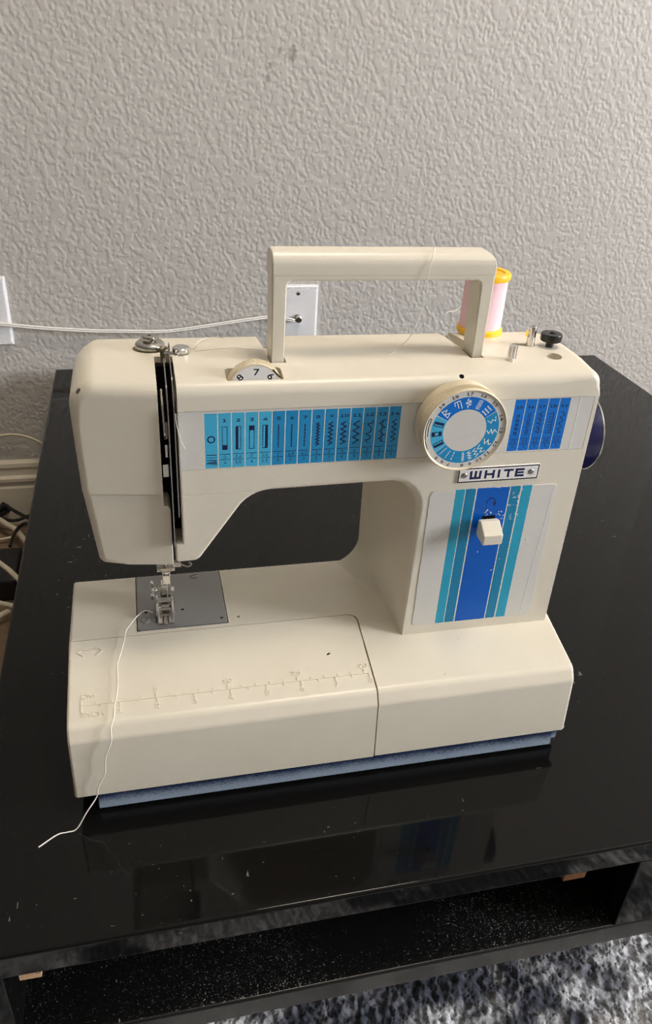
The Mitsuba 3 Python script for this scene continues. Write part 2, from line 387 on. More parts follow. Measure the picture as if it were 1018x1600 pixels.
put(t + '__back_panel', box(-4.3, 86.7, YB - 2.2, YB - .2, -10.25, -2.25), 'm_table')
for x in (XL + 3, XR - 9):
    for y in (YF + 20, YB - 12):
        put(t + '__leg', rbox(x, x + 6, y, y + 6, FZ + 1.5, -12.35, .2), 'm_table', 40)
wb = mf(box(-3.45, -2.15, -9.0, -7.6, -3.15, -2.2)) - mf(box(-2.55, -2.0, -9.2, -8.6, -2.75, -2.2))
put(t + '__wood_block', wb, 'm_wood', label='small bare wood block under the left front edge')
put(t + '__wood_block', box(33.75, 35.5, -9.0, -7.6, -3.25, -2.2), 'm_wood_dark', label='small orange brown wood block under the front edge beside the divider')

# ================================================================== SEWING MACHINE
M = thing('sewing_machine', 'cream sewing machine with blue stitch charts and a carrying handle on the black table', 'sewing machine')
ZB = 2.1
def bedz(y):
    return 7.94 + (y - 0.94) * (9.6 - 7.94) / (7.75 - 0.94)
# blue base and feet
bp = fil([(0.32, 0.25, .12), (15.0, 0.25, .3), (15.2, 2.3, 0), (0.62, 2.3, 0)], 4)
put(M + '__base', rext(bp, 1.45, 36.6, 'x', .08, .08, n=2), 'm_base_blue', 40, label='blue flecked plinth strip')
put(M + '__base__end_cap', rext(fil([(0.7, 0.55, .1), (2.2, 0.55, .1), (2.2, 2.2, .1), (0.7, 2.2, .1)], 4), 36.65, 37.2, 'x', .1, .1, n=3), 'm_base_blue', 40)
for x in (3.0, 34.0):
    for y in (2.2, 13):
        put(M + '__rubber_foot', turn(cyl(.8, 0, .3, 24, .06), 'z', (x, y, 0.0)), 'm_rubber', 40)
# bed: back strip, right base
prof = dens(fil([(7.6, ZB), (15.38, ZB, .3), (15.38, 9.6, .35), (7.6, 9.6)], 6), 4)
cover_plan = mf(trimesh.creation.extrude_polygon(Polygon(fil([(-1, -2), (21.62, -2), (21.62, 7.84, .75), (-1, 7.84)], 10)), 20, engine='earcut'))
bprof = fil([(0.04, ZB, .08), (15.38, ZB, .3), (15.38, 9.6, .35), (7.75, 9.6, 3), (0.98, bedz(.98), .8), (0.45, 7.0, .8)], 10)
bed = mf(rext(bprof, 0.0, 37.3, 'x', .22, .30, n=5)) - cover_plan
hole = lambda x, y, r, z0, z1: mf(cyl(r, z0, z1, 20)).translate((x, y, 0))
bed = bed - mf(box(4.83, 11.66, 8.2, 15.12, 9.2, 10)) - hole(12.46, 8.85, .13, 9.0, 10)
put(M + '__bed', bed, 'm_cream', 28, label='cream cast bed and right base')
cov_plan = mf(trimesh.creation.extrude_polygon(Polygon(fil([(-1, -2), (21.50, -2), (21.50, 7.76, .68), (-1, 7.76)], 10)), 20, engine='earcut'))
cprof = fil([(0.0, ZB, .06), (12.0, ZB), (12.0, bedz(12.0)), (0.95, bedz(.95), .8), (0.40, 7.0, .8)], 10)
cover = mf(rext(cprof, 0.0, 25, 'x', .2, 0, n=5)) ^ cov_plan
put(M + '__front_cover', cover, 'm_cream', 28, label='removable front cover of the bed with an embossed ruler')
# embossed ruler and arrows: a relief drawn in (x, s) and laid on the slope
SLP = math.atan2(9.6 - 7.94, 7.75 - 0.94)
def on_slope(g, d=0.065, lift=-0.012):
    ms = [trimesh.creation.extrude_polygon(q, d, engine='earcut') for q in polys(g)]
    m = trimesh.util.concatenate(ms)
    v = m.vertices.copy()
    y = v[:, 1]
    m.vertices = np.column_stack([v[:, 0], y - math.sin(SLP) * (v[:, 2] + lift), bedz(y) + math.cos(SLP) * (v[:, 2] + lift)])
    return m
RX, RY = 0.95, 2.45
lw = .05
g = [stroke([(RX, RY), (RX + 20.4, RY)], lw), stroke([(RX, RY - .5), (RX, RY + .45)], .07)]
for c in range(1, 21):
    g.append(stroke([(RX + c, RY), (RX + c, RY + (.38 if c % 5 == 0 else .22))], .06))
for c in range(1, 17):
    g.append(stroke([(RX + c * 1.27, RY), (RX + c * 1.27, RY - (.38 if c % 2 == 0 else .2))], .06))
for c in (5, 10, 15, 20):
    g.append(at(letters(str(c), .34, wide=1.35), RX + c, RY + .66))
for c in range(1, 9):
    g.append(at(letters(str(c), .34, wide=1.35), RX + c * 2.54, RY - .66))
g.append(at(letters('CM', .34, wide=1.4), RX + .45, RY + .68)); g.append(at(letters('INCH', .34, wide=1.3), RX + .75, RY - .72))
put(M + '__front_cover__ruler_relief', on_slope(U(*g)), 'm_cream', label='embossed centimetre and inch ruler')
ar = U(stroke([(1.05, 7.05), (.62, 6.75), (1.05, 6.4)], .06), stroke([(1.95, 7.05), (2.38, 6.75), (1.95, 6.4)], .06), stroke([(1.05, 7.05), (1.05, 6.9), (1.95, 6.9), (1.95, 7.05)], .04), stroke([(1.05, 6.4), (1.05, 6.55)], .05), stroke([(1.95, 6.4), (1.95, 6.55)], .05))
put(M + '__front_cover__arrow_relief', on_slope(ar), 'm_cream', label='embossed double arrow')
q = (18.65, 4.44)
chip = affinity.rotate(affinity.scale(Point(0, 0).buffer(.13, 6), 1.3, .5), 25)
put(M + '__front_cover__paint_chip', on_slope(at(chip, q[0], q[1]), .012, 0.001), 'm_ink_black', label='small dark chip in the paint')

# needle plate
np_ = mf(rext(fil([(4.9, 8.27, .25), (11.6, 8.27, .25), (11.6, 15.08, .25), (4.9, 15.08, .25)], 5), 9.2, 9.66, 'z', 0, .05, n=2))
for x, y, r in ((8.32, 10.31, .13), (11.18, 8.84, .13), (5.56, 10.33, .13)):
    np_ = np_ - hole(x, y, r, 9.3, 10)
np_ = np_ - mf(box(6.55, 7.4, 9.95, 10.3, 9.3, 10))
for x0 in (6.25, 7.35):
    np_ = np_ - mf(box(x0, x0 + .22, 9.0, 11.4, 9.5, 10))
put(M + '__needle_plate', np_, 'm_steel', 30, label='flat grey steel needle plate')
for x, y, a in ((9.51, 14.6, 20), (5.53, 9.35, 60)):
    sc = mf(cyl(.34, 9.6, 9.72, 28, .03)) - mf(box(-.4, .4, -.05, .05, 9.67, 10)).rotate((0, 0, a))
    put(M + '__needle_plate__screw', sc.translate((x, y, 0)), 'm_steel', 30)
for i in range(2):
    x0 = (6.25, 7.35)[i]
    ms = [box(x0 + .03, x0 + .19, 9.1 + k * .22, 9.22 + k * .22, 9.55, 9.69) for k in range(10)]
    put(M + '__feed_dog', cat(*ms), 'm_chrome_dark')

# arm and column
def arm_poly(back):
    xl = 23.5 if back else 24.65
    zl = 9.5 if back else 8.85
    rl = 2.6 if back else .12
    rt_ = 2.6 if back else 2.2
    return fil([(7.9, 17.5, .2), (9.35, 17.45, .7), (12.9, 22.62, 2.6), (xl - .15, 22.62, rt_), (xl, zl, rl), (20.4, zl - .02), (20.4, 8.0), (36.75, 8.0), (36.6, 28.6), (8.4, 28.6), (8.4, 19.0), (7.9, 19.0)], 10)
A0, A1 = arm_poly(0), arm_poly(1)
rr0 = np.full(len(A0), .25)
for i, (x, z) in enumerate(A0):
    if 20 < x < 24.8 and z > 9.5: rr0[i] = .5
    if x > 36: rr0[i] = .3
    if z > 28: rr0[i] = .02
    if x < 8.45: rr0[i] = .12
    if z < 9.0: rr0[i] = .05
rr1 = np.full(len(A0), .4)
arm = mf(rext(A0, 5.4, 15.25, 'y', rr0, rr1, A1, n=6, mid=8))
groove = mf(box(8.0, 13.6, 5.2, 5.44, 22.56, 22.64))
arm = arm - groove - mf(box(8.43, 36.3, 5.0, 5.435, 24.42, 28.7))
put(M + '__arm', arm, 'm_cream', 28, label='cream cast arm and column')
# upper shell: lid over the arm and face cover of the head
sp = fil([(2.95, 17.32, .55), (7.72, 17.30, .12), (7.72, 21.6, .1), (7.36, 22.3, .1), (7.36, 28.42), (36.6, 28.42), (36.5, 30.15, 1.0), (2.1, 30.2, 1.6), (2.32, 22.8, 8)], 10)
sp = dens(sp, 1.2)
r0s = np.full(len(sp), .85)
for i, (x, z) in enumerate(sp):
    if x < 4.2 and z < 30.0: r0s[i] = .5 + .35 * min(max((z - 27.0) / 3.0, 0), 1)
    elif z < 28.44: r0s[i] = .06
    elif x > 33.0: r0s[i] = .5 + .35 * min(max((36.0 - x) / 3.0, 0), 1)
sh = rext(sp, 5.32, 15.3, 'y', r0s, np.where(sp[:, 1] > 28.5, 1.1, .5), n=6, mid=12)
v = sh.vertices.copy()
top_w = np.clip((v[:, 2] - 28.6) / 1.4, 0, 1)
yy = np.clip((v[:, 1] - 5.4), 0, 12)
v[:, 2] += top_w * (np.interp(v[:, 1], [5.3, 6.0, 8.0, 10.5, 13.0, 15.3], [0.0, 0.0, .22, .22, .0, -.35]))
# plan rounding of the back corners
bl = np.clip((v[:, 1] - 11) / 4.3, 0, 1) ** 3
v[:, 0] += np.where(v[:, 0] < 4, bl * 1.2 * np.clip((4 - v[:, 0]) / 2, 0, 1), 0) - np.where(v[:, 0] > 34, bl * 1.4 * np.clip((v[:, 0] - 34) / 2.5, 0, 1), 0)
v[:, 1] += np.clip(7.7 - v[:, 0], 0, 9) * .14 * np.clip(1 - (v[:, 1] - 5.3) / 5, 0, 1)      # the face of the head turns a little away to the left
sh.vertices = v
shell = mf(sh)
shell = shell - mf(box(7.3, 8.40, 4, 9.6, 21.9, 40)) - mf(box(7.75, 8.42, 4, 9.6, 17, 40))
shell = shell - mf(box(7.70, 8.28, 9.0, 10.7, 24, 40))
shell = shell - mf(box(14.42, 15.5, 8.0, 17, 28.75, 40)) - mf(box(27.95, 28.92, 8.0, 17, 28.75, 40))   # slots the handle folds into
shell = shell - mf(rext(fil([(11.45, 5.88, .12), (14.95, 5.88, .12), (14.95, 7.4, .3), (11.45, 7.4, .3)], 4), 28.8, 40, 'z', 0, 0, n=1))
shell = shell - mf(lathe([(0, 0), (.75, .02), (.9, 2), (0, 2)], 32)).rotate((0, 0, 0)).translate((13.4, 7.6, 29.95))
shell = shell - hole(7.12, 11.35, 1.13, 29.5, 40) - hole(34.05, 7.95, .56, 29.2, 40)
shell = shell - mf(rext(fil([(31.95, 10.75, .22), (32.1, 10.3, .22), (33.3, 9.85, .22), (33.75, 10.1, .22), (33.6, 10.55, .22)], 4), 29.6, 40, 'z', 0, 0, n=1))
oil = (np.array([26.507, 5.699, 30.015]), np.array([0.0012, -0.6088, 0.7934]))
shell = shell - mf(decal(cyl(.17, -.5, .3, 20), oil))
low = (shell ^ mf(box(0, 8, 0, 20, 0, 22.72))).translate((0, .11, 0))
shell = shell - mf(box(-1, 8, 0, 20, 0, 22.79))
put(M + '__needle_cover', low, 'm_cream', 28, label='lower cream cover of the needle head below a fine crease')
put(M + '__upper_cover', shell, 'm_cream', 28, label='cream lid and face cover')
put(M + '__upper_cover__oil_hole', decal(cyl(.165, -.45, -.04, 20), oil), 'm_void', label='small black oil hole')
pc = trimesh.creation.extrude_polygon(affinity.scale(Point(0, 0).buffer(.14, 8), 1.3, .8), .02, engine='earcut')
put(M + '__upper_cover__paint_chip', decal(pc, (np.array([2.789, 6.277, 29.632]), np.array([-0.5305, -0.6362, 0.5602])), -.002), 'm_chrome_dark', label='grey chip in the paint at the corner of the head')
# the black inside of the threading slot
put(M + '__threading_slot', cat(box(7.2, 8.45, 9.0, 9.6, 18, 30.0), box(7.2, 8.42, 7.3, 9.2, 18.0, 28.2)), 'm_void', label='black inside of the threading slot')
def plate_yz(pts, x0, x1):
    return rext(fil(pts, 5), x0, x1, 'x', 0, 0, n=1)
put(M + '__threading_slot__guide_plate', plate_yz([(4.95, 19.0, .2), (5.6, 18.9, .05), (6.2, 24), (6.6, 28.8), (8.6, 30.35, .1), (8.4, 30.75, .1), (5.9, 29.9, .6), (5.05, 28.5, .3)], 7.82, 7.9), 'm_chrome_dark', 30, label='dark steel thread guide plate')
put(M + '__threading_slot__guide_plate', plate_yz([(5.05, 21.2, .2), (5.6, 20.9, .05), (6.2, 24), (6.9, 29.4), (9.9, 30.45, .1), (9.9, 31.0, .1), (6.2, 30.35, .7), (5.15, 28.8, .4)], 8.18, 8.26), 'm_chrome_dark', 30)
put(M + '__threading_slot__take_up_lever', cat(tube([(7.58, 7.6, 29.0), (7.58, 6.6, 28.6), (7.6, 6.2, 27.6), (7.62, 6.0, 26.7), (7.62, 6.4, 26.4)], .09, 8), tube([(7.75, 6.1, 27.5), (7.75, 5.95, 26.6), (7.62, 6.0, 26.4)], .08, 8)), 'm_chrome', 40, label='small chrome take-up hook')
for z_, w_ in ((23.9, .7), (25.3, .3)):
    put(M + '__threading_slot__tension_disc', box(7.75 - w_ * .5, 7.75, 6.6, 7.4, z_ - .5, z_ + .4), 'm_nickel')

# handle
gsec = fil([(8.1, 35.42, .5), (10.2, 35.42, .5), (10.2, 37.25, .9), (8.1, 37.25, .9)], 10)
gout = fil([(14.45, 35.3), (28.9, 35.3), (28.9, 37.3, 1.1), (14.45, 37.3, .12)], 10)
grip = mf(rext(gsec, 14.45, 28.9, 'x', .12, .12, n=4)) ^ mf(rext(gout, 7, 11, 'y', 0, 0, n=1))
HP = fil([(14.55, 29.4), (15.3, 29.4), (15.42, 35.47, .35), (27.95, 35.47, .4), (28.15, 29.4), (28.78, 29.4), (28.895, 36.2), (14.46, 36.2)], 8)
hr = np.where(HP[:, 1] < 30, .03, .14)
posts = mf(rext(HP, 8.13, 9.9, 'y', hr, hr, n=4))
put(M + '__handle', grip + posts, 'm_cream', 32, label='cream carrying handle')

# presser regulator, thread guide post, on the head
put(M + '__presser_regulator', turn(lathe([(0, -.8), (.90, -.8), (.93, -.3), (.95, .22), (.92, .36), (.82, .46), (.66, .51), (.5, .52), (.40, .54), (.40, .60), (.47, .64), (.48, .76), (.44, .86), (.36, .89), (.12, .89), (.12, .78), (0, .78)], 48), 'z', (7.12, 11.35, 30.32)), 'm_nickel', 35, label='round chrome presser regulator on top of the head')
put(M + '__thread_post', turn(lathe([(0, -.6), (.3, -.6), (.3, .0), (.52, .0), (.54, .05), (.52, .10), (.36, .12), (.36, .2), (.54, .22), (.56, .3), (.55, .46), (.48, .52), (0, .53)], 40), 'z', (9.03, 10.1, 30.32)), 'm_chrome', 35, label='chrome thread guide button')
put(M + '__thread_post__guide_tab', cat(box(7.95, 9.0, 9.85, 10.3, 30.42, 30.47), plate_yz([(9.4, 30.3, .1), (10.2, 30.3, .1), (10.05, 31.15, .1), (9.75, 31.2, .1)], 8.22, 8.30)), 'm_chrome_dark')
# tension dial in the lid
td = turn(lathe([(0, 0), (1.62, 0), (1.70, .08), (1.70, .75), (1.6, .85), (0, .85)], 180, (0.05, .8, .05, 90)), '-y', (13.2, 6.80, 29.5))
tdm = mf(td) - mf(box(10, 17, 0, 12, 20, 29.0))
put(M + '__tension_dial', tdm, 'm_cream_knob', 25, label='white thread tension wheel showing 7')
put(M + '__tension_dial__dial_face', sheet(Point(13.2, 29.5).buffer(1.5, 24).intersection(sbox(10, 29.2, 17, 40)), 5.97, .03), 'm_label_white')
tg = [at(letters('7', .4, True, 1.25), 13.25, 30.62), at(letters('8', .4, True, 1.25), 12.25, 30.30, 42), at(letters('6', .4, True, 1.25), 14.12, 30.32, -42), stroke([(14.25, 30.75), (14.75, 30.2)], .08)]
put(M + '__tension_dial__numerals', sheet(U(*tg), 5.945, .02), 'm_ink_black')

# bobbin winder and pins
put(M + '__bobbin_spindle', cat(turn(lathe([(0, 0), (.42, 0), (.42, .12), (.33, .18), (.30, .3), (.30, 1.62), (.27, 1.72), (.16, 1.74), (.16, 1.6), (0, 1.6)], 32), 'z', (33.3, 10.2, 30.0)), box(32.93, 33.05, 10.0, 10.35, 31.0, 31.45)), 'm_chrome', 35, label='chrome bobbin winder spindle')
put(M + '__winder_stop', turn(lathe([(0, -.3), (.27, -.3), (.27, .62), (.7, .62), (.74, .68), (.74, 1.08), (.7, 1.14), (.26, 1.14), (.24, 1.06), (0, 1.06)], 40), 'z', (34.62, 9.8, 30.2)), 'm_black', 35, label='black bobbin winder stop knob')
put(M + '__knurled_stud', turn(lathe([(0, -.1), (.34, -.1), (.34, .06), (.24, .1), (.24, .24), (.29, .26)] + [(.29, .26 + .06 * k) for k in range(1, 15)] + [(.26, 1.16), (0, 1.16)], 48, (.27, 1.12, .035, 16)), 'z', (30.68, 7.5, 30.2)), 'm_chrome', 25, label='short knurled chrome stud')
# handwheel
put(M + '__handwheel', turn(lathe([(0, -.2), (2.5, -.2), (2.6, 0), (2.78, .2), (2.88, .8), (2.93, 1.5), (2.93, 1.95), (2.85, 2.1), (2.4, 2.2), (2.2, 1.9), (0, 1.8)], 96), 'x', (36.8, 9.65, 23.75)), 'm_navy', 35, label='dark navy handwheel at the right end')
put(M + '__handwheel__rim', turn(lathe([(2.5, 2.16), (2.9, 2.06), (2.97, 2.0), (2.97, 1.9), (2.9, 1.88), (2.5, 2.0)][::-1], 160), 'x', (36.8, 9.65, 23.75)), 'm_nickel', 25, label='thin bright rim')

# --- stitch charts across the arm
PY = 5.40
def zig(n, w, z0, z1, x):
    return [(x + (w / 2 if k % 2 else -w / 2), z0 + (z1 - z0) * k / n) for k in range(n + 1)]
put(M + '__stitch_chart', rext(np.array([(8.46, 24.45), (36.25, 24.45), (36.25, 28.40), (8.46, 28.40)]), PY, 5.44, 'y', 0, 0, n=1), 'm_white_sheet', label='white strip with blue stitch chart on the arm')
put(M + '__stitch_chart__clear_end', box(35.2, 35.27, PY - .02, PY + .01, 24.5, 28.38), 'm_label_white')
def print_swatch(ink):
    put(M + '__stitch_chart__printed_symbol', sheet(U(*ink), PY - .012, .008), 'm_ink', label='dark blue print of one stitch')
C0, C1 = 9.97, 22.60
cw = (C1 - C0) / 15
vals = {1: ('0', '4'), 2: ('0.6', '1.8'), 3: ('0', '4'), 4: ('0.6', '1.8'), 5: ('2', '0'), 6: ('2.8', '0'), 7: ('4.2', '0'), 8: ('1', '2'), 9: ('2', '3'), 10: ('3', '4'), 11: ('4', '5'), 12: ('2', '5'), 13: ('2', '3'), 14: ('1', '5')}
for c in range(15):
    xa, xb = C0 + c * cw + .035, C0 + (c + 1) * cw - .035
    put(M + '__stitch_chart__swatch', box(xa, xb, PY - .012, PY + .02, 24.50, 28.24), 'm_light_blue' if c < 5 else 'm_mid_blue')
    xm = (xa + xb) / 2
    ink = []
    if c == 0:
        ink += [Point(xm, 26.5).buffer(.25).difference(Point(xm, 26.5).buffer(.17))]
        for z_ in (25.42, 25.05):
            ink.append(stroke([(xa + .08, z_), (xb - .06, z_)], .05))
        ink += [stroke([(xa + .08 + k * .11, 25.24), (xa + .15 + k * .11, 25.24)], .06) for k in range(6)]
        ink.append(stroke([(xa + .08 + .07 * k, 24.86 + (-1) ** k * (.02 + .013 * k)) for k in range(10)], .06))
        print_swatch(ink)
        continue
    ink.append(at(letters(str(c), .21, True, 1.75), xm, 27.75))
    ink += [stroke([(xa + .05, 25.45), (xb - .05, 25.45)], .035), stroke([(xa + .05, 25.07), (xb - .05, 25.07)], .035)]
    ink += [at(letters(vals[c][0], .23, False, .85), xm, 25.26), at(letters(vals[c][1], .23, False, .85), xm, 24.87)]
    zb_, zt_ = 25.75, 27.35
    if c <= 4:
        r_ = sbox(xm - .17, zb_, xm + .17, zt_)
        ink.append(r_.difference(r_.buffer(-.04)))
        ink.append({1: sbox(xm - .17, zb_, xm + .17, zb_ + .33), 2: sbox(xm - .17, zb_, xm, zt_), 3: sbox(xm - .17, zt_ - .33, xm + .17, zt_), 4: sbox(xm, zb_, xm + .17, zt_)}[c])
    elif c <= 7:
        nseg = {5: 13, 6: 9, 7: 6}[c]
        for k in range(nseg):
            a_ = zb_ + (zt_ - zb_) * k / nseg
            ink.append(sbox(xm - .04, a_, xm + .04, a_ + (zt_ - zb_) / nseg * .78))
    elif c <= 11:
        ink.append(stroke(zig({8: 15, 9: 11, 10: 9, 11: 7}[c], {8: .18, 9: .26, 10: .32, 11: .38}[c], zb_, zt_, xm), .08))
    elif c == 12:
        ink.append(stroke([(xm + .25, zt_), (xm + .22, zt_ - .2), (xm - .1, zt_ - .25), (xm + .16, zt_ - .55), (xm + .16, zt_ - .8), (xm - .14, zt_ - .95), (xm + .14, zt_ - 1.15), (xm + .12, zt_ - 1.3), (xm - .18, zt_ - 1.4), (xm + .05, zb_)], .06))
    elif c == 13:
        pts = [(xm + (.0 if k % 2 else .1) + (.16 if k % 6 == 0 else 0) - (.14 if k % 6 == 3 else 0), zb_ + (zt_ - zb_) * k / 18) for k in range(19)]
        ink.append(stroke(pts, .06))
    else:
        ink.append(stroke(zig(9, .28, zb_, zt_, xm), .065))
    print_swatch(ink)
D0, D1 = 30.45, 34.53
dw = (D1 - D0) / 5
for c in range(5):
    xa, xb = D0 + c * dw + .03, D0 + (c + 1) * dw - .03
    put(M + '__stitch_chart__swatch', box(xa, xb, PY - .012, PY + .02, 24.56, 28.36), 'm_deep_blue')
    xm = (xa + xb) / 2
    ink = []
    ink.append(at(letters(str(15 + c), .19, True, 1.7), xm, 27.8))
    ink += [stroke([(xa + .05, 25.45), (xb - .05, 25.45)], .03), stroke([(xa + .05, 25.07), (xb - .05, 25.07)], .03)]
    ink += [at(letters('2.8', .21, False, .85), xm, 25.26), at(letters('5', .21, False, .85), xm, 24.88)]
    zb_, zt_ = 25.8, 27.35
    if c == 0:
        for k in range(5):
            for j in range(3):
                ink.append(sbox(xm - .13, zb_ + k * .32 + j * .08, xm + .13, zb_ + k * .32 + j * .08 + .05))
    elif c == 1:
        for k in range(16):
            ink.append(stroke([(xm - .13, zb_ + k * .098 - .05 * (-1) ** (k // 4)), (xm + .13, zb_ + k * .098 + .05)], .035))
    elif c == 2:
        for k in range(5):
            z_ = zb_ + k * .32
            ink.append(stroke([(xm + .16, z_ + .32), (xm - .16, z_ + .16), (xm + .16, z_), (xm, z_ + .08), (xm + .16, z_ + .16)], .045))
    elif c == 3:
        ink.append(stroke([(xm + .16, zb_), (xm + .16, zt_)], .04))
        for k in range(8):
            ink.append(stroke([(xm + .16, zb_ + k * .2 + .1), (xm - .18, zb_ + k * .2)], .04))
    else:
        ink.append(stroke([(xm - .1, zt_), (xm + .05, zt_ - .05), (xm + .16, zt_ - .25), (xm - .15, zt_ - .4), (xm + .16, zt_ - .65), (xm - .16, zt_ - .85), (xm + .12, zt_ - 1.1), (xm - .14, zt_ - 1.3), (xm + .1, zb_ + .03), (xm - .12, zb_)], .045))
    print_swatch(ink)

# --- pattern dial
DX, DZ, DY = 26.4, 27.1, 3.62
pd = lathe([(0, 0), (2.78, 0), (2.86, .1), (2.88, .75), (2.86, .8), (2.86, .85), (2.86, 1.5), (2.88, 1.52), (2.86, 1.68), (2.80, 1.74), (2.74, 1.70), (2.70, 1.62), (0, 1.60)], 480, (.82, 1.51, .05, 160))
put(M + '__pattern_dial', turn(pd, '-y', (DX, 5.36, DZ)), 'm_cream_knob', 25, label='large round cream pattern dial with knurled rim')
FY = 5.36 - 1.60
disc = lambda r: Point(DX, DZ).buffer(r, 48)
put(M + '__pattern_dial__dial_face', sheet(disc(2.71), FY, .02), 'm_white_sheet')
def sector(r0, r1, a0, a1):
    th = np.radians(np.linspace(a0, a1, 40))
    return Polygon([(DX + r1 * math.cos(t_), DZ + r1 * math.sin(t_)) for t_ in th] + [(DX + r0 * math.cos(t_), DZ + r0 * math.sin(t_)) for t_ in th[::-1]])
put(M + '__pattern_dial__ring_segment', sheet(sector(1.47, 2.32, 33.6, 150.2), FY - .02, .012), 'm_deep_blue')
put(M + '__pattern_dial__ring_segment', sheet(sector(1.47, 2.32, -140.6, 32.3), FY - .02, .012), 'm_mid_blue')
put(M + '__pattern_dial__ring_segment', sheet(sector(1.47, 2.32, 151.5, 218.2), FY - .02, .012), 'm_light_blue')
def pol(r, a): return DX + r * math.cos(math.radians(a)), DZ + r * math.sin(math.radians(a))
num = {19: 135.3, 18: 113, 17: 90.7, 16: 68.3, 15: 45, 14: 18.7, 13: -2.3, 12: -24.9, 11: -44.5, 10: -59, 9: -73.6, 8: -86, 7: -108, 6: -120, 5: -132.4}
ni = [at(letters(str(k), .2, True, 1.5), *pol(2.52, a_), a_ - 90) for k, a_ in num.items()]
arc = [pol(2.50, a_) for a_ in np.linspace(186, 160, 20)] + [pol(2.56, 159), pol(2.62, 160)] + [pol(2.66, a_) for a_ in np.linspace(162, 207, 30)]
ni.append(stroke(arc, .05))
put(M + '__pattern_dial__numerals', sheet(U(*ni), FY - .02, .012), 'm_ink_black')
def rad(pts, a_, w=.055):          # a drawing in (tangential, radial) about radius 1.9 at angle a_
    return at(affinity.translate(stroke(pts, w), 0, 0), *pol(1.9, a_), a_ - 90)
wi = []
wi += [rad([(-.2, -.3), (-.2, .3), (.12, .15), (-.2, 0), (.12, -.15), (-.2, -.3)], 137)]
wi += [rad([(-.18, .28), (.2, .28)], 112), rad([(-.18, .28), (-.18, 0)], 112), rad([(.2, .28), (.2, -.3)], 112), rad([(0, .28), (0, -.2)], 112)]
wi += [rad([(0, .34), (-.1, .2), (.15, .15), (-.15, -.02), (.15, -.08), (-.05, -.2), (.0, -.34)], 90.9), rad([(-.18, .06), (.18, .06)], 90.9)]
for k in range(7): wi.append(rad([(-.14, -.3 + k * .095), (.16, -.27 + k * .095)], 68.4, .04))
for k in range(3):
    for j in range(3): wi.append(rad([(-.22 + j * .16, -.26 + k * .22), (-.10 + j * .16, -.26 + k * .22)], 46, .1))
wi.append(rad([(-.2, .28), (.12, .2), (-.05, 0), (.16, -.12), (-.1, -.3)], 19.7, .05))
wi.append(rad([(-.06, -.38), (.16, -.2), (-.14, -.08), (.16, .06), (-.14, .16), (.08, .36)], -4.2, .06))
wi.append(rad([(-.1, -.32), (.22, -.1), (-.12, .0), (.16, .18), (.02, .32)], -26.7, .06))
for a_, n_, w_ in ((-47, 4, .32), (-59, 5, .26), (-72.3, 7, .22), (-85.6, 8, .14)):
    wi.append(rad(zig(n_, w_, -.32, .32, 0), a_, .05))
for a_, n_ in ((-108, 3), (-120, 4), (-133, 6)):
    for k in range(n_): wi.append(rad([(0, -.32 + .66 * k / n_), (0, -.32 + .66 * (k + .65) / n_)], a_, .06))
put(M + '__pattern_dial__stitch_symbols', sheet(U(*wi), FY - .032, .008), 'm_label_white')
bi = []
for a_, sgn in ((164.4, 1), (184.7, 0), (207, -1)):
    fr = sbox(-.34, -.16, .34, .16)
    o = fr.difference(fr.buffer(-.05))
    if sgn: o = U(o, sbox(-.34, -.16, .30, .02) if sgn > 0 else sbox(-.3, -.02, .34, .16))
    else: o = U(o, sbox(-.34, -.16, -.12, .16), sbox(.12, -.16, .34, .16))
    bi.append(at(o, *pol(1.9, a_), a_))
put(M + '__pattern_dial__buttonhole_symbols', sheet(U(*bi), FY - .032, .008), 'm_ink')

# --- name plate
NX0, NX1, NZ0, NZ1 = 27.15, 33.24, 22.30, 23.48
NY = 5.36
put(M + '__name_plate', rbox(NX0, NX1, NY - .06, NY + .1, NZ0, NZ1, .05, 8), 'm_label_white', 40, label='white name plate with a black border')
fr = sbox(NX0 + .04, NZ0 + .04, NX1 - .04, NZ1 - .04)
put(M + '__name_plate__border', sheet(fr.difference(fr.buffer(-.075, join_style=2)), NY - .06, .012), 'm_ink_black')
def blockletter(ch, w, h, s):
    if ch == 'W': return stroke([(s / 2, h), (s / 2 + .02, s / 2), (w / 2, s / 2), (w / 2, h * .98)], s).union(stroke([(w / 2, s / 2), (w - s / 2 - .02, s / 2), (w - s / 2, h)], s)).buffer(.03).buffer(-.03)
    if ch == 'H': return U(sbox(0, 0, s, h), sbox(w - s, 0, w, h), sbox(0, h / 2 - s / 2, w, h / 2 + s / 2))
    if ch == 'I': return sbox(0, 0, s, h)
    if ch == 'T': return U(sbox(0, h - s, w, h), sbox(w / 2 - s / 2, 0, w / 2 + s / 2, h))
    if ch == 'E': return U(sbox(0, 0, s, h), sbox(0, 0, w, s), sbox(0, h / 2 - s / 2, w * .95, h / 2 + s / 2), sbox(0, h - s, w, h))
L_ = []
for ch, x, w in (('W', 28.03, .86), ('H', 29.13, .74), ('I', 30.12, .2), ('T', 30.55, .72), ('E', 31.42, .68)):
    gl = affinity.translate(blockletter(ch, w, .64, .16), x, 22.57)
    L_.append(gl)
put(M + '__name_plate__lettering', sheet(U(*L_), NY - .06, .014), 'm_ink', label='navy letters reading WHITE')
for x in (27.62, 32.62):
    sc = mf(turn(lathe([(0, 0), (.21, 0), (.21, .03), (.15, .08), (0, .09)], 24), '-y', (x, NY - .06, 22.9))) - mf(box(x - .3, x + .3, 5.1, NY - .11, 22.87, 22.93)).translate((0, 0, 0))
    put(M + '__name_plate__screw', sc, 'm_chrome_dark', 30)

